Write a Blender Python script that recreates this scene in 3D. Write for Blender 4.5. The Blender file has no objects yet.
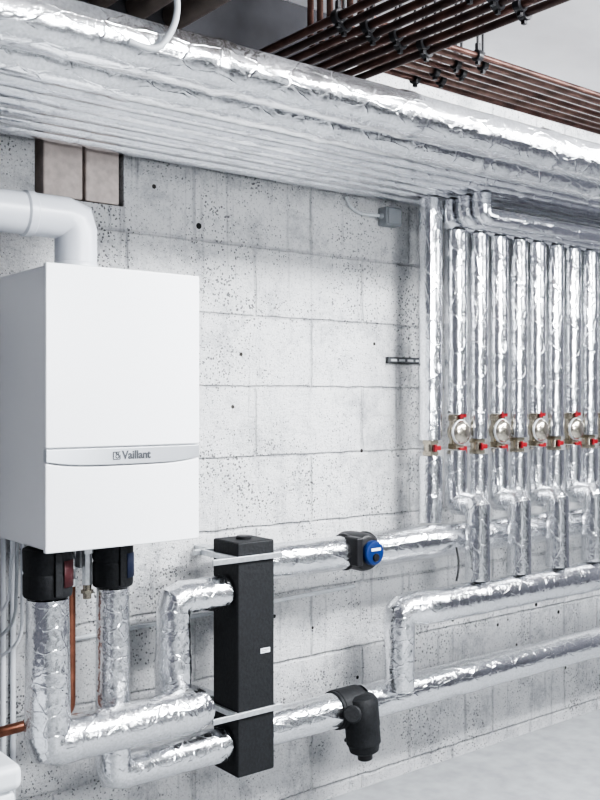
import bpy, bmesh, math, random
from mathutils import Vector, Matrix, noise
random.seed(4)
scene=bpy.context.scene
COL=scene.collection
# ------------------------------------------------------------------ materials
def newmat(name):
    m=bpy.data.materials.new(name); m.use_nodes=True
    nt=m.node_tree; b=nt.nodes['Principled BSDF']
    return m,nt,b
def N(nt,t,**k):
    n=nt.nodes.new(t)
    for a,v in k.items():
        if a in ('operation','feature','blend_type','data_type','distance','noise_dimensions'): setattr(n,a,v)
        else: n.inputs[a].default_value=v
    return n
def simple(name,col,rough=.5,metal=0.,var=.06,scale=30,bump=.0,coat=0.):
    m,nt,b=newmat(name)
    tc=N(nt,'ShaderNodeTexCoord'); no=N(nt,'ShaderNodeTexNoise',Scale=scale,Detail=4.)
    nt.links.new(tc.outputs['Object'],no.inputs['Vector'])
    r=N(nt,'ShaderNodeValToRGB')
    r.color_ramp.elements[0].position=.3; r.color_ramp.elements[1].position=.7
    r.color_ramp.elements[0].color=tuple(c*(1-var) for c in col)+(1,)
    r.color_ramp.elements[1].color=tuple(min(1,c*(1+var)) for c in col)+(1,)
    nt.links.new(no.outputs['Fac'],r.inputs['Fac']); nt.links.new(r.outputs['Color'],b.inputs['Base Color'])
    b.inputs['Roughness'].default_value=rough; b.inputs['Metallic'].default_value=metal
    b.inputs['Coat Weight'].default_value=coat
    if bump>0:
        bp=N(nt,'ShaderNodeBump',Strength=bump,Distance=.002)
        nt.links.new(no.outputs['Fac'],bp.inputs['Height']); nt.links.new(bp.outputs['Normal'],b.inputs['Normal'])
    return m
def foil_mat(name,rough,base,t1,t2,stretch,big=26.,small=95.):
    """crinkled aluminium foil: flat facets with random tilt at two sizes, plus fine creases"""
    m,nt,b=newmat(name); L=nt.links.new
    tc=N(nt,'ShaderNodeTexCoord')
    mp=N(nt,'ShaderNodeMapping'); mp.inputs['Scale'].default_value=stretch; L(tc.outputs['Object'],mp.inputs['Vector'])
    n1=N(nt,'ShaderNodeTexNoise',Scale=14.,Detail=3.); L(tc.outputs['Object'],n1.inputs['Vector'])
    mix=N(nt,'ShaderNodeMix',data_type='RGBA',blend_type='LINEAR_LIGHT'); mix.inputs[0].default_value=.015
    L(mp.outputs[0],mix.inputs[6]); L(n1.outputs['Color'],mix.inputs[7])
    def facet(scale,amt):
        v=N(nt,'ShaderNodeTexVoronoi',Scale=scale,feature='F1'); L(mix.outputs[2],v.inputs['Vector'])
        s=N(nt,'ShaderNodeVectorMath',operation='SUBTRACT'); L(v.outputs['Color'],s.inputs[0]); s.inputs[1].default_value=(.5,.5,.5)
        k=N(nt,'ShaderNodeVectorMath',operation='SCALE'); L(s.outputs[0],k.inputs[0]); k.inputs['Scale'].default_value=amt
        return k.outputs[0]
    f1=facet(big,t1); f2=facet(small,t2)
    ge=N(nt,'ShaderNodeNewGeometry')
    a=N(nt,'ShaderNodeVectorMath',operation='ADD'); L(ge.outputs['Normal'],a.inputs[0]); L(f1,a.inputs[1])
    a2=N(nt,'ShaderNodeVectorMath',operation='ADD'); L(a.outputs[0],a2.inputs[0]); L(f2,a2.inputs[1])
    nm=N(nt,'ShaderNodeVectorMath',operation='NORMALIZE'); L(a2.outputs[0],nm.inputs[0])
    n2=N(nt,'ShaderNodeTexNoise',Scale=130.,Detail=4.,Roughness=.6); L(tc.outputs['Object'],n2.inputs['Vector'])
    ve=N(nt,'ShaderNodeTexVoronoi',Scale=big*.7,feature='DISTANCE_TO_EDGE'); L(mix.outputs[2],ve.inputs['Vector'])
    re=N(nt,'ShaderNodeMapRange'); re.inputs[1].default_value=0.; re.inputs[2].default_value=.045; re.inputs[3].default_value=1.; re.inputs[4].default_value=0.
    L(ve.outputs['Distance'],re.inputs[0])
    ad=N(nt,'ShaderNodeMath',operation='MULTIPLY_ADD'); ad.inputs[1].default_value=1.1; L(re.outputs[0],ad.inputs[0]); L(n2.outputs['Fac'],ad.inputs[2])
    bp=N(nt,'ShaderNodeBump',Strength=.22,Distance=.003); L(ad.outputs[0],bp.inputs['Height']); L(nm.outputs[0],bp.inputs['Normal'])
    L(bp.outputs['Normal'],b.inputs['Normal'])
    r=N(nt,'ShaderNodeValToRGB')
    r.color_ramp.elements[0].position=.25; r.color_ramp.elements[1].position=.6
    r.color_ramp.elements[0].color=tuple(c*.72 for c in base)+(1,); r.color_ramp.elements[1].color=base+(1,)
    L(n2.outputs['Fac'],r.inputs['Fac']); L(r.outputs['Color'],b.inputs['Base Color'])
    b.inputs['Metallic'].default_value=1.; b.inputs['Roughness'].default_value=rough
    return m
M={}
M['foil']=foil_mat('foil',.18,(.88,.89,.91),.065,.13,(1,1,1))
M['foil_h']=foil_mat('foil_horizontal',.18,(.88,.89,.91),.065,.12,(.5,1.2,1.2))
M['foil_rib']=foil_mat('foil_rib',.16,(.83,.84,.87),.03,.06,(.3,1.2,1.2))
M['foil_v']=foil_mat('foil_upright',.17,(.87,.88,.90),.05,.09,(1.3,1.3,.5))
M['white']=simple('boiler_enamel',(.85,.86,.88),.3,0,.01,3,coat=.3)
M['whiteplastic']=simple('white_plastic',(.70,.72,.75),.35,0,.02,5)
M['flue']=simple('flue_enamel',(.58,.60,.64),.32,0,.02,5)
M['silver']=simple('silver_trim',(.54,.56,.59),.35,.6,.03,10)
M['black']=simple('black_foam',(.009,.010,.012),.65,0,.4,110,.6)
M['blackp']=simple('black_plastic',(.012,.012,.014),.4,0,.1,20)
M['ink']=simple('grey_ink',(.06,.065,.075),.5)
M['lightink']=simple('light_ink',(.75,.77,.8),.5)
M['blue']=simple('blue_plastic',(.005,.026,.12),.35,0,.08,20)
M['red']=simple('red_plastic',(.18,.006,.010),.4,0,.1,20)
M['bluemark']=simple('blue_mark',(.010,.018,.055),.6)
M['redmark']=simple('red_mark',(.055,.009,.012),.6)
M['steel']=simple('galvanised_steel',(.62,.64,.66),.38,.85,.15,60)
M['darksteel']=simple('dark_steel',(.12,.125,.13),.5,.6,.2,40)
M['brass']=simple('nickel_brass',(.45,.41,.34),.25,.95,.2,40)
M['dial']=simple('dial_face',(.54,.50,.43),.18,.95,.08,40)
M['copper']=simple('copper',(.21,.095,.065),.42,.8,.3,25)
M['oxid']=simple('oxidised_copper',(.085,.045,.037),.38,.65,.5,12)
M['oxid2']=simple('browned_copper',(.12,.074,.062),.34,.75,.4,12)
M['oxid3']=simple('blackened_copper',(.050,.031,.028),.40,.6,.4,18)
M['tan']=simple('tan_pipe',(.15,.125,.11),.5,0,.1,20)
M['greyp']=simple('grey_plastic',(.25,.265,.28),.5)
M['paleconduit']=simple('pale_grey_plastic',(.5,.52,.54),.5)
M['cable']=simple('grey_cable',(.50,.52,.54),.45)
M['block']=simple('beige_block',(.52,.46,.43),.9,0,.15,35,.6)
M['cavity']=simple('dark_mortar',(.03,.028,.026),.95)
# wall
def wall_mat():
    m,nt,b=newmat('painted_block_wall')
    L=nt.links.new
    tc=N(nt,'ShaderNodeTexCoord'); sp=N(nt,'ShaderNodeSeparateXYZ'); L(tc.outputs['Object'],sp.inputs[0])
    wob=N(nt,'ShaderNodeTexNoise',Scale=9.,Detail=6.,Roughness=.75); L(tc.outputs['Object'],wob.inputs['Vector'])
    def madd(src,mul,add):
        n=N(nt,'ShaderNodeMath',operation='MULTIPLY_ADD'); n.inputs[1].default_value=mul
        L(src,n.inputs[0])
        if isinstance(add,(int,float)): n.inputs[2].default_value=add
        else: L(add,n.inputs[2])
        return n.outputs[0]
    def mixc(kind,f,a,c):
        n=N(nt,'ShaderNodeMix',data_type='RGBA',blend_type=kind)
        if isinstance(f,float): n.inputs[0].default_value=f
        else: L(f,n.inputs[0])
        L(a,n.inputs[6])
        if isinstance(c,tuple): n.inputs[7].default_value=c
        else: L(c,n.inputs[7])
        return n.outputs[2]
    def ramp(src,p0,c0,p1,c1):
        r=N(nt,'ShaderNodeValToRGB'); e=r.color_ramp.elements
        e[0].position=p0; e[0].color=c0+(1,); e[1].position=p1; e[1].color=c1+(1,)
        L(src,r.inputs['Fac']); return r.outputs['Color']
    x1=madd(wob.outputs['Fac'],.024,sp.outputs['X']); x1=madd(x1,1,.018)
    z1=madd(wob.outputs['Fac'],.022,sp.outputs['Z']); z1=madd(z1,1,-.061)
    cb=N(nt,'ShaderNodeCombineXYZ'); L(x1,cb.inputs[0]); L(z1,cb.inputs[1])
    br=N(nt,'ShaderNodeTexBrick',Scale=1.); br.inputs['Mortar Size'].default_value=.008
    br.inputs['Brick Width'].default_value=.5; br.inputs['Row Height'].default_value=.245
    br.inputs['Mortar Smooth'].default_value=.85
    br.inputs['Color1'].default_value=(1,1,1,1); br.inputs['Color2'].default_value=(.90,.905,.915,1); br.inputs['Mortar'].default_value=(.72,.72,.74,1)
    br.offset=.5
    L(cb.outputs[0],br.inputs['Vector'])
    n1=N(nt,'ShaderNodeTexNoise',Scale=5.,Detail=11.,Roughness=.84); L(tc.outputs['Object'],n1.inputs['Vector'])
    col=ramp(n1.outputs['Fac'],.36,(.58,.59,.61),.51,(.98,.982,.986))
    nj=N(nt,'ShaderNodeTexNoise',Scale=8.,Detail=4.); L(tc.outputs['Object'],nj.inputs['Vector'])
    jf=N(nt,'ShaderNodeMapRange'); jf.inputs[1].default_value=.44; jf.inputs[2].default_value=.60; jf.inputs[3].default_value=.2; jf.inputs[4].default_value=1.
    L(nj.outputs['Fac'],jf.inputs[0])
    col=mixc('MULTIPLY',jf.outputs[0],col,br.outputs['Color'])
    mp=N(nt,'ShaderNodeMapping'); mp.inputs['Scale'].default_value=(30,1,1.6); L(tc.outputs['Object'],mp.inputs['Vector'])
    nd=N(nt,'ShaderNodeTexNoise',Scale=1.,Detail=5.,Roughness=.65); L(mp.outputs[0],nd.inputs['Vector'])
    col=mixc('MULTIPLY',.75,col,ramp(nd.outputs['Fac'],.30,(.52,.52,.54),.42,(1,1,1)))
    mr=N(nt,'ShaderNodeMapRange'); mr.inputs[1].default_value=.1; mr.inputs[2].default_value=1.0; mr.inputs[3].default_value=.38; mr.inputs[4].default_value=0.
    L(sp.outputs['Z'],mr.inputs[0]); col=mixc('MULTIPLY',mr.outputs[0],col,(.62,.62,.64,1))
    n2=N(nt,'ShaderNodeTexNoise',Scale=3.,Detail=6.,Roughness=.8); L(tc.outputs['Object'],n2.inputs['Vector'])
    nz=N(nt,'ShaderNodeTexNoise',Scale=90.,Detail=3.); L(tc.outputs['Object'],nz.inputs['Vector'])
    def pores(scale,lo,hi,a,c,dark,col):
        vo=N(nt,'ShaderNodeTexVoronoi',Scale=scale)
        L(mixc('LINEAR_LIGHT',.006,tc.outputs['Object'],nz.outputs['Color']),vo.inputs['Vector'])
        th=N(nt,'ShaderNodeMapRange'); th.inputs[1].default_value=lo; th.inputs[2].default_value=hi; th.inputs[3].default_value=a; th.inputs[4].default_value=c
        L(n2.outputs['Fac'],th.inputs[0])
        lt=N(nt,'ShaderNodeMath',operation='LESS_THAN'); L(vo.outputs['Distance'],lt.inputs[0]); L(th.outputs[0],lt.inputs[1])
        return mixc('MIX',lt.outputs[0],col,dark),lt
    n3=N(nt,'ShaderNodeTexNoise',Scale=110.,Detail=5.,Roughness=.8); L(tc.outputs['Object'],n3.inputs['Vector'])
    col=mixc('MULTIPLY',1.,col,ramp(n3.outputs['Fac'],.35,(.36,.36,.37),.445,(1,1,1)))
    col,l1=pores(90.,.40,.70,.05,.46,(.22,.22,.23,1),col)
    col,l2=pores(34.,.46,.76,-.02,.21,(.06,.06,.065,1),col)
    cb2=N(nt,'ShaderNodeCombineXYZ'); L(sp.outputs['X'],cb2.inputs[0]); L(sp.outputs['Z'],cb2.inputs[1])
    v3=N(nt,'ShaderNodeTexVoronoi',Scale=4.8); L(cb2.outputs[0],v3.inputs['Vector'])
    l3=N(nt,'ShaderNodeMath',operation='LESS_THAN'); l3.inputs[1].default_value=.050; L(v3.outputs['Distance'],l3.inputs[0])
    col=mixc('MIX',l3.outputs[0],col,(.02,.02,.02,1))
    v4=N(nt,'ShaderNodeTexVoronoi',Scale=7.3); L(cb2.outputs[0],v4.inputs['Vector'])
    l4=N(nt,'ShaderNodeMath',operation='LESS_THAN'); l4.inputs[1].default_value=.055; L(v4.outputs['Distance'],l4.inputs[0])
    col=mixc('MIX',l4.outputs[0],col,(.06,.055,.05,1))
    L(col,b.inputs['Base Color']); b.inputs['Roughness'].default_value=.75
    h=madd(br.outputs['Fac'],-1.5,n3.outputs['Fac']); h=madd(l1.outputs[0],-.6,h); h=madd(l2.outputs[0],-1.2,h); h=madd(n1.outputs['Fac'],3.2,h)
    bp=N(nt,'ShaderNodeBump',Strength=1.,Distance=.010); L(h,bp.inputs['Height']); L(bp.outputs['Normal'],b.inputs['Normal'])
    return m
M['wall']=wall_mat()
M['floor']=simple('concrete_floor',(.31,.32,.33),.6,0,.14,14,.3)
M['ceil']=simple('ceiling_concrete',(.72,.72,.73),.9,0,.05,5,.2)
M['wallshade']=simple('painted_wall_shade',(.035,.035,.04),.9,0,.2,10,.2)  # near-black colour standing in for shade on the upper wall
M['sidewall']=simple('grey_plaster',(.14,.14,.16),.9,0,.1,5,.2)
# ------------------------------------------------------------------ mesh builder
class MB:
    def __init__(s): s.v=[]; s.f=[]
    def add(s,vs,fs):
        o=len(s.v); s.v+= [Vector(v) for v in vs]; s.f+=[tuple(i+o for i in f) for f in fs]; return s
    def box(s,x0,x1,y0,y1,z0,z1):
        vs=[(x,y,z) for z in (z0,z1) for y in (y0,y1) for x in (x0,x1)]
        return s.add(vs,[(0,2,3,1),(4,5,7,6),(0,1,5,4),(2,6,7,3),(0,4,6,2),(1,3,7,5)])
    def lathe(s,o,axis,prof,seg=24):
        o=Vector(o); ax=Vector(axis).normalized()
        u=ax.orthogonal().normalized(); w=ax.cross(u)
        vs=[];fs=[]
        for r,h in prof:
            for k in range(seg):
                a=2*math.pi*k/seg
                vs.append(o+ax*h+(u*math.cos(a)+w*math.sin(a))*r)
        n=len(prof)
        for i in range(n-1):
            for k in range(seg):
                k2=(k+1)%seg
                fs.append((i*seg+k,i*seg+k2,(i+1)*seg+k2,(i+1)*seg+k))
        fs.append(tuple(range(seg))[::-1]); fs.append(tuple((n-1)*seg+k for k in range(seg)))
        return s.add(vs,fs)
    def cyl(s,p0,p1,r,seg=20,ch=0.):
        p0=Vector(p0);p1=Vector(p1);L=(p1-p0).length
        if ch>0: pr=[(r-ch,0),(r,ch),(r,L-ch),(r-ch,L)]
        else: pr=[(r,0),(r,L)]
        return s.lathe(p0,p1-p0,pr,seg)
    def ball(s,c,r,sx=1,sy=1,sz=1,seg=16):
        vs=[];fs=[];n=8
        c=Vector(c); vs.append(c+Vector((0,0,-r*sz)))
        for i in range(1,n):
            t=math.pi*i/n
            for k in range(seg):
                a=2*math.pi*k/seg
                vs.append(c+Vector((r*sx*math.sin(t)*math.cos(a),r*sy*math.sin(t)*math.sin(a),-r*sz*math.cos(t))))
        vs.append(c+Vector((0,0,r*sz))); top=len(vs)-1
        for k in range(seg):
            k2=(k+1)%seg
            fs.append((0,1+k2,1+k)); fs.append((top,1+(n-2)*seg+k,1+(n-2)*seg+k2))
            for i in range(n-2): fs.append((1+i*seg+k,1+i*seg+k2,1+(i+1)*seg+k2,1+(i+1)*seg+k))
        return s.add(vs,fs)
    def torus(s,c,axis,R,r,seg=24,ms=8,ph=0.):
        c=Vector(c);ax=Vector(axis).normalized();u=ax.orthogonal().normalized();w=ax.cross(u);vs=[];fs=[]
        for k in range(seg):
            a=2*math.pi*k/seg+ph;d=u*math.cos(a)+w*math.sin(a)
            for j in range(ms):
                b=2*math.pi*j/ms; vs.append(c+d*(R+r*math.cos(b))+ax*r*math.sin(b))
        for k in range(seg):
            for j in range(ms):
                fs.append((k*ms+j,k*ms+(j+1)%ms,((k+1)%seg)*ms+(j+1)%ms,((k+1)%seg)*ms+j))
        return s.add(vs,fs)
    def tube(s,pts,r,bend=.05,seg=12,step=.03,crink=0.,seams=0.,bseg=6,caps=True):
        P=[Vector(p) for p in pts]
        rr=r if isinstance(r,(list,tuple)) else [r]*len(P)
        path=[(P[0],rr[0],0)]
        for i in range(1,len(P)-1):
            a=(P[i-1]-P[i]);b=(P[i+1]-P[i]); d=min(bend,a.length*.49,b.length*.49)
            p0=P[i]+a.normalized()*d; p2=P[i]+b.normalized()*d
            for k in range(bseg+1):
                t=k/bseg
                path.append(((1-t)**2*p0+2*t*(1-t)*P[i]+t*t*p2,rr[i],1))
        path.append((P[-1],rr[-1],0))
        rings=[]
        for i,(p,q,f) in enumerate(path):
            if 0<i<len(path)-1:
                d0=(p-path[i-1][0]); d1=(path[i+1][0]-p)
                if d0.length<1e-6 or d1.length<1e-6: continue
                t=(d0.normalized()+d1.normalized()).normalized(); c=max(.5,t.dot(d1.normalized()))
                bis=(d1.normalized()-d0.normalized())
                rings.append((p,q,t,1/c,bis.normalized() if bis.length>1e-4 else None,f))
            elif i==0: rings.append((p,q,(path[1][0]-p).normalized(),1,None,0))
            else: rings.append((p,q,(p-path[i-1][0]).normalized(),1,None,0))
        dense=[rings[0]]
        for a,b in zip(rings,rings[1:]):
            L=(b[0]-a[0]).length; n=max(1,int(L/step)); d=(b[0]-a[0]).normalized()
            for k in range(1,n):
                t=k/n
                if (a[4] is not None and L*t<a[1]*.45) or (b[4] is not None and L*(1-t)<b[1]*.45): continue
                dense.append((a[0].lerp(b[0],t),a[1]+(b[1]-a[1])*t,d,1,None,0))
            dense.append(b)
        u=dense[0][2].orthogonal().normalized()
        T0=dense[0][2]
        if abs(T0.z)<.5: u=(Vector((0,0,1))-T0*T0.z).normalized()
        vs=[];fs=[];S=0;off=random.random()*50; n=len(dense)
        for i in range(n):
            c,rad,T,sc,bis,fl=dense[i]
            if i: S+=(c-dense[i-1][0]).length
            u=(u-T*u.dot(T)).normalized(); w=T.cross(u)
            for k in range(seg):
                a=2*math.pi*k/seg; d=u*math.cos(a)+w*math.sin(a); q=rad
                if crink:
                    pp=c+d*rad
                    q+=crink*(noise.noise(pp*10+Vector((off,0,0)))*.9+noise.noise(pp*34)*.6)
                    if seams:
                        if (S+off)%.62<.05: q+=.0016*seams
                        am=(a+off)%(2*math.pi)
                        if am<.5: q+=.0022*(1-am/.5)*seams
                v=d*q
                if bis is not None: v=v+bis*(v.dot(bis))*(sc-1)
                vs.append(c+v)
        for i in range(n-1):
            for k in range(seg):
                k2=(k+1)%seg; fs.append((i*seg+k,i*seg+k2,(i+1)*seg+k2,(i+1)*seg+k))
        if caps: fs.append(tuple(range(seg))[::-1]); fs.append(tuple((n-1)*seg+k for k in range(seg)))
        return s.add(vs,fs)
    def obj(s,name,mat,bevel=0.,sharp=35,origin=None,seg=2):
        xs=[v.x for v in s.v];ys=[v.y for v in s.v];zs=[v.z for v in s.v]
        o=Vector(origin) if origin is not None else Vector(((min(xs)+max(xs))/2,(min(ys)+max(ys))/2,min(zs)))
        me=bpy.data.meshes.new(name); me.from_pydata([v-o for v in s.v],[],s.f)
        bm=bmesh.new(); bm.from_mesh(me); bmesh.ops.recalc_face_normals(bm,faces=bm.faces); bm.to_mesh(me); bm.free()
        for p in me.polygons: p.use_smooth=True
        me.set_sharp_from_angle(angle=math.radians(sharp))
        me.materials.append(M[mat]); me.update()
        ob=bpy.data.objects.new(name,me); ob.location=o; COL.objects.link(ob)
        if bevel:
            b=ob.modifiers.new('bevel','BEVEL'); b.width=bevel; b.segments=seg; b.limit_method='ANGLE'; b.angle_limit=math.radians(30)
            b.harden_normals=True
        return ob
def tag(ob,label,cat,group=None):
    ob['label']=label; ob['category']=cat
    if group: ob['group']=group
    return ob
def child(p,root):
    p.parent=root; p.location=Vector(p.location)-Vector(root.location)
    return p
def empty(name,loc,label,cat,group=None):
    e=bpy.data.objects.new(name,None); e.location=loc; e.empty_display_size=.05; COL.objects.link(e); tag(e,label,cat,group); return e
def dup(root,loc,label=None):
    r=root.copy(); COL.objects.link(r); r.location=loc
    for c in list(root.children):
        cc=c.copy(); COL.objects.link(cc); cc.parent=r
    if label: r['label']=label
    return r
def text(name,body,size,mat,mtx,root,ext=.0006,sx=1.,bold=.012):
    cu=bpy.data.curves.new(name,'FONT'); cu.body=body; cu.size=size; cu.extrude=ext; cu.align_x='CENTER'; cu.align_y='CENTER'; cu.offset=size*bold
    t=bpy.data.objects.new('tmp',cu); COL.objects.link(t)
    dg=bpy.context.evaluated_depsgraph_get(); dg.update()
    me=bpy.data.meshes.new_from_object(t.evaluated_get(dg)); bpy.data.objects.remove(t)
    me.transform(mtx.to_3x3().to_4x4()@Matrix.Scale(sx,4,(1,0,0))); me.materials.clear(); me.materials.append(M[mat])
    ob=bpy.data.objects.new(name,me); ob.location=mtx.translation; COL.objects.link(ob)
    if root: child(ob,root)
    return ob
def struct(ob): ob['kind']='structure'; return ob
FRONT=Matrix(((1,0,0,0),(0,0,-1,0),(0,1,0,0),(0,0,0,1)))
def at(m,p): m=m.copy(); m.translation=Vector(p); return m
# ------------------------------------------------------------------ room
CZ=2.85
w=MB()
ox0,ox1,oz0,oz1=1.165,1.46,2.085,2.36
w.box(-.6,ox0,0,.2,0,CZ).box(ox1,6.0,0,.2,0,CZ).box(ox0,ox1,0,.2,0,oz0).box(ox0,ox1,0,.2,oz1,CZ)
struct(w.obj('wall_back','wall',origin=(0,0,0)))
struct(MB().box(ox0-.05,ox1+.05,.14,.199,oz0-.05,oz1+.05).obj('trim_2','cavity'))
struct(MB().box(-.8,6.2,-5,.2,-.1,0).obj('floor','floor'))
struct(MB().box(-.8,6.2,-5,.2,CZ,CZ+.1).obj('ceiling','ceil'))
struct(MB().box(-.8,-.6,-5,.2,0,CZ).obj('wall_left','sidewall',origin=(0,0,0)))
struct(MB().box(6.0,6.2,-5,.2,0,CZ).obj('wall_right','sidewall',origin=(0,0,0)))
struct(MB().box(-.6,2.3,-.10,0.0,2.50,CZ).obj('upper_wall_shade','wallshade',bevel=.004))  # dark slab added where the wall above the pipes lies in shade
b1=MB().box(1.19,1.318,-.006,.12,2.088,2.35).obj('masonry_block','block',bevel=.006)
b2=MB().box(1.33,1.445,.0,.12,2.088,2.35).obj('masonry_block','block',bevel=.006)
for b in (b1,b2): tag(b,'beige unpainted masonry block filling the wall opening','block','blocks in the wall opening')
# ------------------------------------------------------------------ foil pipes
def fp(pts,r,label,bend=.06,name='insulated_pipe',mat='foil',crink=.0010,seams=1.,step=.014,group=None,seg=30,cat='pipe',bseg=2):
    o=MB().tube(pts,r,bend,seg,step,crink,seams,bseg=bseg).obj(name,mat,sharp=28)
    return tag(o,label,cat,group)
BZ=2.268
fp([(-.59,-.812,2.268),(5.98,-.812,2.268)],.062,'large foil-wrapped pipe running under the ceiling',crink=.0012,step=.018,mat='foil_h',seams=2.5)
fp([(-.59,-.670,2.252),(5.98,-.670,2.252)],.058,'large foil-wrapped pipe beside the bank of thinner pipes',crink=.0010,step=.018,mat='foil_h',seams=2.5)
bankY=[-.546,-.462,-.380,-.298,-.216,-.134,-.052]
for i,y in enumerate(bankY):
    fp([(-.59,y,BZ),(5.98,y,BZ)],.032,'slim foil-wrapped pipe in a bank under the ceiling',crink=.0004,step=.022,seg=24,group='bank of foil pipes under the ceiling',mat='foil_rib',seams=.8)
VY=-.20; DXV=-.018
XA=[x+DXV for x in (2.79,3.03,3.27,3.51,3.75,3.99)]; XB=[x+DXV for x in (2.672,2.91,3.15,3.39,3.63,3.87)]
RV=.044
HZ=2.152
for y in (-.200,-.282,-.364):
    fp([(2.735,y,BZ-.034),(2.735,y,HZ),(5.98,y,HZ)],.034,'foil-wrapped collector run below the ceiling bank above the uprights',bend=.030,group='collector runs above the uprights',mat='foil_rib',crink=.0005,seg=24,bseg=3)
for X in XA:
    fp([(X,VY,HZ-.030),(X,VY,1.422)],RV,'upright foil pipe above a valve with round thermometer',bend=.03,group='upright foil pipes above the manifold',mat='foil_v',crink=.0005,seg=24)
    fp([(X,VY,1.284),(X,VY,1.080),(X,-.31,1.080),(X,-.31,.802)],[RV,RV,.045,.047],'foil-wrapped pipe dropping forward onto the lower manifold',bend=.010,group='foil drops to the lower manifold',mat='foil_v',crink=.0005,seg=24,bseg=1)
for X in XB:
    y=VY+.02 if X<2.7 else VY
    zt=BZ-.036 if X<2.7 else HZ-.030
    fp([(X,y,zt),(X,y,1.325)],RV,'upright foil pipe above a small red-handled valve',bend=.03,group='upright foil pipes above the manifold',mat='foil_v',crink=.0005,seg=24)
    fp([(X,y,1.265),(X,y,1.015)],RV,'short upright foil pipe meeting the upper manifold',group='foil drops to the upper manifold',mat='foil_v',crink=.0005,seg=24)
fp([(1.842,-.22,.95),(2.178,-.22,.95)],.058,'foil-wrapped pipe between the black separator and the pump',mat='foil_h')
fp([(2.302,-.22,.95),(5.98,-.22,.95)],[.060,.060],'long foil-wrapped supply manifold along the block wall',mat='foil_h')
fp([(2.268,-.22,.415),(5.98,-.22,.415)],.062,'long foil-wrapped return pipe low on the wall',mat='foil_h')
fp([(1.842,-.22,.415),(2.138,-.22,.415)],.060,'foil-wrapped pipe leaving the base of the black separator',mat='foil_h')
fp([(2.40,-.275,.452),(2.40,-.275,.735),(2.52,-.31,.735),(5.98,-.31,.735)],[.050,.056,.062,.064],'foil-wrapped lower manifold with a tight corner down to the return pipe',bend=.035,bseg=3)
fp([(1.057,-.34,.955),(1.057,-.34,.573),(1.51,-.34,.573),(1.51,-.22,.573),(1.51,-.22,.875),(1.692,-.22,.875)],[.055,.06,.064,.056,.052,.054],'thick foil-wrapped supply pipe looping under the boiler',bend=.030,crink=.0012)
fp([(1.308,-.22,.935),(1.308,-.22,.40),(1.692,-.22,.40)],[.047,.051,.054],'foil-wrapped return pipe bending from the boiler to the separator',bend=.030,crink=.0012)
# ------------------------------------------------------------------ boiler
BR=1.452
bo=empty('wall_boiler',(1.225,-.28,1.09),'white wall-hung gas boiler with silver logo strip','boiler')
child(MB().box(1.003,BR-.003,-.445,-.10,1.095,1.815).obj('casing','white',bevel=.008,seg=3),bo)
child(MB().box(1.08,1.36,-.10,0,1.70,1.76).obj('mounting_bracket','steel',bevel=.003),bo)
def bowed(x0,x1,zf0,zf1,y,bow,yb,n=24,nz=6):
    m=MB();vs=[];fs=[]
    for j in range(nz+1):
        for i in range(n+1):
            t=i/n; s=2*t-1; z=zf0(s)+(zf1(s)-zf0(s))*j/nz
            vs.append((x0+(x1-x0)*t,y-bow*(1-s*s),z))
    F=len(vs)
    for v in list(vs): vs.append((v[0],yb,v[2]))
    W=n+1
    for j in range(nz):
        for i in range(n):
            a=j*W+i; fs.append((a,a+1,a+W+1,a+W)); fs.append((F+a,F+a+W,F+a+W+1,F+a+1))
        a=j*W; fs.append((a,a+W,F+a+W,F+a)); a=j*W+n; fs.append((a,F+a,F+a+W,a+W))
    for i in range(n):
        fs.append((i,F+i,F+i+1,i+1)); a=nz*W+i; fs.append((a,a+1,F+a+1,F+a))
    return m.add(vs,fs)
child(bowed(1.0,BR,lambda s:1.354,lambda s:1.82,-.458,.004,-.440).obj('upper_front_panel','white',bevel=.004,seg=3),bo)
child(bowed(1.0,BR,lambda s:1.09,lambda s:1.304+.012*s**4,-.456,.006,-.440).obj('lower_front_panel','white',bevel=.004,seg=3),bo)
bd=child(bowed(1.001,BR-.001,lambda s:1.307+.012*s**4,lambda s:1.351,-.458,.010,-.440).obj('logo_strip','silver',bevel=.002),bo); bd['label']='silver strip carrying the maker logo'
text('lettering','Vaillant',.030,'ink',at(FRONT,(1.249,-.4685,1.330)),bo,sx=.95,bold=.028)
em=MB()
ex,ez,eh,th=1.191,1.330,.0095,.001
em.box(ex-eh,ex+eh,-.4695,-.468,ez+eh-th,ez+eh+th).box(ex-eh,ex+eh,-.4695,-.468,ez-eh-th,ez-eh+th).box(ex-eh-th,ex-eh+th,-.4695,-.468,ez-eh,ez+eh).box(ex+eh-th,ex+eh+th,-.4695,-.468,ez-eh,ez+.002)
em.torus((ex+.002,-.469,ez-.002),(0,1,0),.0045,.001,16,6)
em.cyl((ex+.001,-.4695,ez+.002),(ex-.003,-.4695,ez+.009),.001,6).cyl((ex+.005,-.4695,ez+.002),(ex+.003,-.4695,ez+.010),.001,6)
child(em.obj('emblem','ink'),bo)
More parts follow.
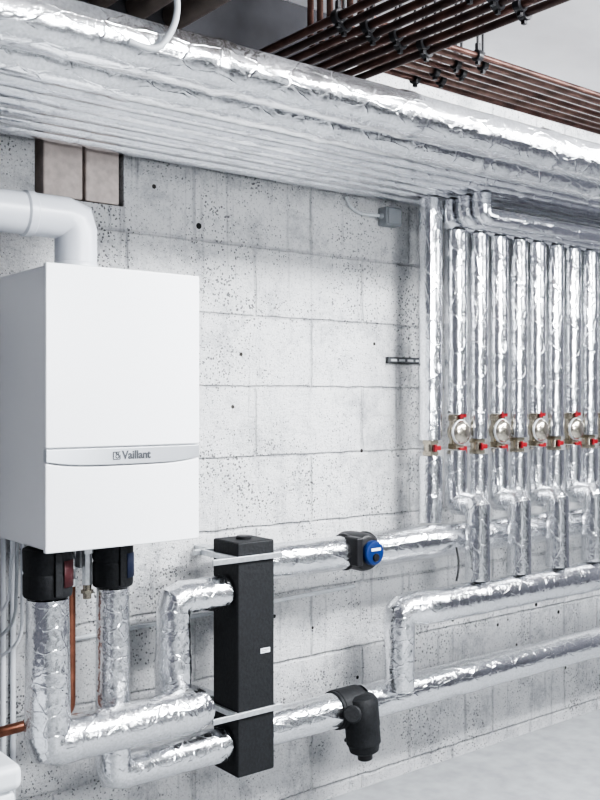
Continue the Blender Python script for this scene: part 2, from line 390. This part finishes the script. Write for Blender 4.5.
def boot(x,y,r,z0,z1,mark,side):
    e=empty('pipe_boot',(x,y,z0),'black rubber insulation boot with dark %s mark under the boiler'%('red' if mark=='redmark' else 'blue'),'pipe cover')
    m=MB().lathe((x,y,z0),(0,0,1),[(r*.8,0),(r*.97,.004),(r,.012),(r,(z1-z0)*.45),(r*.95,(z1-z0)*.5),(r,(z1-z0)*.55),(r*1.02,z1-z0-.004),(r*.9,z1-z0)],28)
    m.box(x-.010,x+.010,y-r-.008,y-r+.01,z0+.01,z1-.01)
    child(m.obj('boot_shell','black',bevel=.002),e)
    a0=-math.pi/2+side; vs=[];fs=[]
    for i in range(9):
        a=a0+(i-4)*.09
        for z in (z0+.03,z0+.10): vs.append((x+math.cos(a)*(r*1.03+.001),y+math.sin(a)*(r*1.03+.001),z))
    for i in range(8): fs.append((2*i,2*i+2,2*i+3,2*i+1))
    p=MB().add(vs,fs).obj('flow_mark',mark); sm=p.modifiers.new('s','SOLIDIFY'); sm.thickness=.001
    child(p,e)
boot(1.057,-.34,.064,.958,1.09,'redmark',.62)
boot(1.308,-.22,.058,.938,1.09,'bluemark',.62)
ft=empty('boiler_valve',(1.20,-.17,.90),'small nickel-plated stop valve on copper under the boiler','valve')
m=MB().cyl((1.20,-.17,1.09),(1.20,-.17,1.07),.020,6).cyl((1.20,-.17,1.07),(1.20,-.17,.95),.014,16)
m.lathe((1.20,-.17,.985),(0,0,1),[(.014,0),(.023,.01),(.023,.04),(.014,.05)],20).cyl((1.20,-.17,.965),(1.20,-.17,.945),.021,6)
m.cyl((1.20,-.17,1.01),(1.235,-.205,1.01),.009,12).cyl((1.235,-.205,1.09),(1.235,-.205,.95),.015,8).cyl((1.235,-.205,1.06),(1.235,-.205,1.04),.022,6)
child(m.obj('valve_body','steel'),ft)
child(MB().box(1.206,1.216,-.215,-.19,1.0,1.06).obj('lever','darksteel',bevel=.002),ft)
child(MB().cyl((1.235,-.205,.95),(1.235,-.205,.910),.012,12).cyl((1.235,-.205,.935),(1.235,-.205,.925),.018,6).obj('outlet','brass'),ft)
tag(MB().tube([(1.20,-.17,.944),(1.20,-.17,.58),(.55,-.17,.55)],.0145,.04,14,.05).obj('copper_pipe','copper'),'bare copper pipe dropping from the boiler valve','pipe')
for i,(x,c) in enumerate(((1.040,'whiteplastic'),(1.055,'cable'),(1.070,'whiteplastic'))):
    tag(MB().tube([(x,-.14,1.095),(x,-.12-.008*i,.90-.05*i),(x-.05,-.05,.83-.05*i),(x-.10,-.03,.86-.04*i),(x-.40,-.007,.92-.04*i)],.0048,.05,10,.03).obj('cable',c),'thin pale cable drooping from under the boiler','cable','cables under the boiler')
for x in (1.065,1.095):
    tag(MB().tube([(x,-.0087,1.32),(x,-.0087,.0)],.0085,.05,12,.1).obj('conduit','whiteplastic'),'thin white conduit clipped upright to the wall','conduit','white conduits on the wall')
FX=1.165
fl=empty('flue_pipe',(FX,-.28,1.82),'white concentric flue with ninety-degree elbow above the boiler','flue')
child(MB().tube([(FX,-.28,1.80),(FX,-.28,1.970),(FX-.14,-.28,1.970)],.0575,.035,32,.02,bseg=2).obj('elbow','flue',sharp=24),fl)
m=MB().lathe((FX-.125,-.28,1.970),(-1,0,0),[(.0565,0),(.0615,.004),(.0615,.024),(.056,.030),(.056,.9)],32)
child(m.obj('horizontal_section','flue'),fl)
child(MB().lathe((FX,-.28,1.815),(0,0,1),[(.068,0),(.068,.008),(.060,.014),(.060,.03),(.0575,.035)],32).obj('collar','flue'),fl)
# ------------------------------------------------------------------ separator
se=empty('hydraulic_separator',(1.767,-.22,.31),'tall black foam-insulated hydraulic separator between foil pipes','separator')
child(MB().box(1.697,1.837,-.29,-.15,.31,1.035).obj('insulation_shell','black',bevel=.006,seg=3),se)
child(MB().cyl((1.767,-.22,1.03),(1.767,-.22,1.045),.025,20,.003).obj('top_plug','blackp'),se)
def strap(z):
    m=MB(); z0,z1=z-.009,z+.009
    m.box(1.60,1.86,-.302,-.292,z0,z1)
    m.box(1.683,1.695,-.292,-.10,z0,z1).box(1.839,1.85,-.292,-.10,z0,z1)
    m.box(1.66,1.875,-.10,-.088,z0,z1)
    m.box(1.72,1.76,-.088,0,z0,z1)
    return m.obj('mounting_strap','steel',bevel=.002)
child(strap(.985),se); child(strap(.505),se)
child(MB().box(1.782,1.818,-.2925,-.289,.682,.697).obj('label_sticker','lightink'),se)
# illegible fine print on the sticker: two thin ink strokes
child(MB().box(1.786,1.814,-.2929,-.2924,.6915,.6930).box(1.786,1.806,-.2929,-.2924,.6865,.6878).obj('fine_print','ink'),se)
# ------------------------------------------------------------------ pump
PX,PZ=2.235,.952
pu=empty('circulation_pump',(PX,-.22,PZ-.07),'compact rounded black circulation pump with dark blue round face','pump')
m=MB().cyl((PX-.055,-.22,PZ),(PX-.036,-.22,PZ),.064,24,.003).cyl((PX+.046,-.22,PZ),(PX+.064,-.22,PZ),.063,24,.003)
m.lathe((PX+.005,-.155,PZ),(0,-1,0),[(.050,0),(.062,.01),(.066,.04),(.066,.11),(.060,.13),(.050,.135)],32)
child(m.obj('shell','blackp',bevel=.004,seg=2),pu)
child(MB().box(PX-.062,PX-.030,-.305,-.235,PZ-.040,PZ+.058).obj('terminal_box','blackp',bevel=.008,seg=3),pu)
child(MB().lathe((PX+.016,-.288,PZ),(0,-1,0),[(.041,0),(.043,.004),(.043,.016),(.039,.022),(.03,.025),(.0,.026)],32).obj('motor_head','blue'),pu)
child(MB().lathe((PX+.016,-.3135,PZ-.014),(0,-1,0),[(.014,0),(.014,.003),(.012,.006),(.0,.007)],24).obj('control_knob','blackp'),pu)
child(MB().box(PX-.006,PX+.036,-.3165,-.311,PZ+.009,PZ+.018).obj('name_plate','lightink'),pu)
# ------------------------------------------------------------------ dirt separator
DX,DZ=2.195,.415
de=empty('dirt_separator',(DX,-.22,.235),'chunky black insulated dirt separator hanging on the return pipe','dirt separator')
m=MB().cyl((DX-.050,-.22,DZ),(DX+.062,-.22,DZ),.067,28,.006).lathe((DX-.060,-.22,DZ),(1,0,0),[(.060,0),(.065,.004),(.065,.02),(.060,.024)],28)
child(m.obj('pipe_collar','black'),de)
m=MB().lathe((DX+.045,-.268,.262),(-.06,.06,1),[(.036,0),(.050,.008),(.055,.03),(.060,.036),(.060,.09),(.062,.094),(.062,.175),(.055,.193),(.035,.202)],28)
child(m.obj('bowl','black'),de)
child(MB().lathe((DX+.047,-.270,.238),(-.06,.06,1),[(.020,0),(.026,.004),(.026,.02),(.02,.028)],18).obj('drain_cap','blackp'),de)
child(MB().cyl((DX-.010,-.27,DZ-.01),(DX-.052,-.315,DZ+.01),.030,20,.005).obj('side_cap','black'),de)
# ------------------------------------------------------------------ valves on uprights
def lever(mb,x,y,z,sgn=1):
    mb.box(x-.018,x+.018,y-.040,y-.030,z-.009,z+.009)
    mb.box(x-.013*sgn-.006,x-.013*sgn+.006,y-.042,y-.032,z-.014,z+.014)
    return mb
def gauge_valve(X,Y,z):
    e=empty('gauge_valve',(X,Y,z-.065),'ball valve with round steel thermometer and two red handles','valve','thermometer valves on the uprights')
    m=MB().cyl((X,Y,z-.066),(X,Y,z+.068),.026,16).cyl((X,Y,z+.064),(X,Y,z+.044),.034,6).cyl((X,Y,z-.064),(X,Y,z-.044),.034,6).ball((X,Y,z),.036,1,.9,1.2)
    child(m.obj('valve_body','brass'),e)
    child(MB().lathe((X-.004,Y-.022,z),(0,-1,0),[(.040,0),(.047,.003),(.049,.008),(.048,.012),(.045,.013),(.0,.013)],28).obj('thermometer','steel'),e)
    child(MB().lathe((X-.004,Y-.0350,z),(0,-1,0),[(.045,0),(.041,.007),(.031,.014),(.016,.019),(.005,.0208),(0,.021)],28).obj('dial_glass','dial'),e)
    child(lever(MB(),X,Y,z+.065).obj('handle','red',bevel=.003),e); child(lever(MB(),X,Y,z-.066,-1).obj('handle','red',bevel=.003),e)
    return e
g=gauge_valve(XA[0],VY,1.352)
for X in XA[1:]: dup(g,(X,VY,1.352-.065))
def small_valve(X,Y,z):
    e=empty('ball_valve',(X,Y,z-.030),'small ball valve with red butterfly handle on foil pipe','valve','small red-handled valves on the uprights')
    m=MB().cyl((X,Y,z-.029),(X,Y,z+.029),.026,16).cyl((X,Y,z+.028),(X,Y,z+.014),.034,6).cyl((X,Y,z-.028),(X,Y,z-.014),.034,6)
    child(m.obj('valve_body','brass'),e)
    child(lever(MB(),X,Y,z).obj('handle','red',bevel=.003),e)
    return e
s=small_valve(XB[0],VY+.02,1.295)
for X in XB[1:]: dup(s,(X,VY,1.295-.030))
# ------------------------------------------------------------------ wall bits
z=1.63
rl=empty('mounting_rail',(2.70,-.01,z-.02),'short slotted steel mounting rail screwed to the block wall','rail')
child(MB().box(2.59,2.79,-.016,-.013,z-.012,z+.012).box(2.59,2.79,-.016,0,z-.012,z-.009).box(2.59,2.79,-.016,0,z+.009,z+.012).obj('rail_channel','darksteel',bevel=.001),rl)
m=MB()
for i in range(4): m.box(2.605+i*.045,2.635+i*.045,-.0175,-.0155,z-.004,z+.004)
child(m.obj('slot','paleconduit'),rl)
jb=empty('junction_box',(2.59,-.03,2.145),'small grey junction box with cable on the block wall','junction box')
child(MB().box(2.55,2.63,-.05,0,2.145,2.215).obj('box','greyp',bevel=.005),jb)
child(MB().box(2.555,2.625,-.057,-.05,2.15,2.21).obj('lid','greyp',bevel=.003),jb)
child(MB().cyl((2.55,-.025,2.18),(2.532,-.025,2.18),.012,12).obj('cable_gland','greyp'),jb)
tag(MB().tube([(2.532,-.025,2.18),(2.45,-.008,2.18),(2.40,-.008,2.20),(2.38,-.008,2.235)],.007,.04,8,.02).obj('cable','cable'),'grey cable entering the junction box','cable')
tag(MB().tube([(1.15,-.008,.745),(2.42,-.008,.775)],.008,.05,12,.1).obj('conduit','paleconduit'),'thin grey conduit running along the block wall','conduit')
tag(MB().tube([(2.68,-.287,.93),(2.68,-.30,.88),(2.665,-.31,.84),(2.655,-.31,.81)],.004,.02,8,.01).obj('sensor_lead','blackp'),'short black sensor lead hanging from the supply manifold','sensor')
# ------------------------------------------------------------------ ceiling copper
G='copper pipes under the ceiling'
ZP=2.60
for i in range(7):
    yt=-.62+.048*i
    tag(MB().tube([(1.95,yt,2.85),(1.95,yt,ZP),(5.98,yt,ZP)],.0105,.035,12,.3).obj('copper_pipe','oxid2' if i%3 else 'oxid'),'browned copper pipe running along the ceiling','pipe',G)
SX=[2.12-.055*i for i in range(8)]
for i,x in enumerate(SX):
    tag(MB().tube([(x,-4.6,2.53),(x,-.103,2.53)],.0118,.035,12,.3).obj('copper_pipe','oxid3' if i%2==0 else 'oxid'),'dark oxidised copper pipe running straight to the wall','pipe',G)
for x in (1.58,1.45,1.32):
    tag(MB().tube([(x,-4.6,2.68),(x,-.103,2.68)],.040,.035,20,.3).obj('drain_pipe','tan'),'dark tan plastic pipe under the ceiling','pipe','tan pipes under the ceiling')
def hanger(x,y,z,r,ax):
    e=empty('pipe_clamp',(x,y,z-r),'black rubber-lined pipe clamp on a threaded rod','clamp','pipe clamps under the ceiling')
    p=Vector((x,y,z)); a=Vector(ax)*.012
    child(MB().cyl(p-a,p+a,r+.009,18,.002).cyl((x,y,z+r+.004),(x,y,z+r+.03),.009,8).box(x-.006,x+.006,y-.006,y+.006,z-r-.018,z-r-.006).obj('clamp_ring','blackp'),e)
    child(MB().cyl((x,y,z+r+.02),(x,y,CZ),.0045,8).obj('threaded_rod','blackp'),e)
for i in range(7):
    hanger(2.42 if i%2==0 else 2.50,-.62+.048*i,ZP,.0105,(1,0,0))
for i,x in enumerate(SX):
    hanger(x,-1.05-.03*(i%2),2.53,.0118,(0,1,0)); hanger(x,-.68-.04*(i%2),2.53,.0118,(0,1,0))
tag(MB().tube([(1.04,-.90,2.85),(1.09,-.90,2.50),(1.12,-.90,2.32),(1.07,-.892,2.235),(1.00,-.888,2.245)],.0075,.06,12,.02,bseg=10).obj('flexible_conduit','cable'),'grey flexible conduit looping over the foil pipe','conduit')
wc=empty('white_container',(.70,-.50,0),'white plastic container with rounded lid standing on the floor','container')
child(MB().box(.56,.85,-.65,-.35,0,.60).obj('body','whiteplastic',bevel=.02,seg=4),wc)
child(MB().box(.55,.86,-.66,-.34,.60,.66).obj('lid','whiteplastic',bevel=.02,seg=4),wc)
# ------------------------------------------------------------------ lights
def area(loc,tgtp,sx,sy,e,col=(1,1,1)):
    l=bpy.data.lights.new('ceiling_or_fill_light','AREA'); l.shape='RECTANGLE'; l.size=sx; l.size_y=sy; l.energy=e; l.color=col
    o=bpy.data.objects.new('ceiling_or_fill_light',l); COL.objects.link(o); o.location=loc
    d=Vector(tgtp)-Vector(loc); o.rotation_euler=d.to_track_quat('-Z','Y').to_euler()
    return o
area((2.3,-2.5,2.78),(2.1,-.2,.9),1.5,.2,160,(.97,.985,1))
area((4.2,-2.0,2.78),(3.9,-.4,.7),1.5,.2,88,(.97,.985,1))
area((1.9,-4.5,2.0),(2.3,0,1.3),1.1,.6,92,(.96,.98,1))  # fill lamp added behind the camera, below ceiling height
area((4.3,-2.3,2.25),(4.0,-1.4,2.85),.8,.3,13,(.97,.985,1))  # unseen up-facing lamp, added to brighten the ceiling
wd=bpy.data.worlds.new('w'); scene.world=wd; wd.use_nodes=True
wn=wd.node_tree; bg=wn.nodes['Background']
tc=wn.nodes.new('ShaderNodeTexCoord'); no=wn.nodes.new('ShaderNodeTexNoise'); no.inputs['Scale'].default_value=3.6; no.inputs['Detail'].default_value=2
rp=wn.nodes.new('ShaderNodeValToRGB'); rp.color_ramp.elements[0].position=.48; rp.color_ramp.elements[1].position=.57
rp.color_ramp.elements[0].color=(.022,.024,.027,1); rp.color_ramp.elements[1].color=(.9,.95,1,1)  # made-up bright and dark surroundings, added to give the foil contrast
wn.links.new(tc.outputs['Generated'],no.inputs['Vector']); wn.links.new(no.outputs['Fac'],rp.inputs['Fac']); wn.links.new(rp.outputs['Color'],bg.inputs[0])
bg.inputs[1].default_value=1.0
try:
    scene.view_settings.look='AgX - High Contrast'
except Exception as ex: print(ex)
# ------------------------------------------------------------------ camera
cd=bpy.data.cameras.new('camera'); cam=bpy.data.objects.new('camera',cd); COL.objects.link(cam)
cam.location=(0,-2.75,1.475); cam.rotation_euler=(math.radians(90),0,-math.atan2(970,1230))
cd.lens=970/800*36; cd.sensor_width=36; cd.clip_start=.05
scene.camera=cam
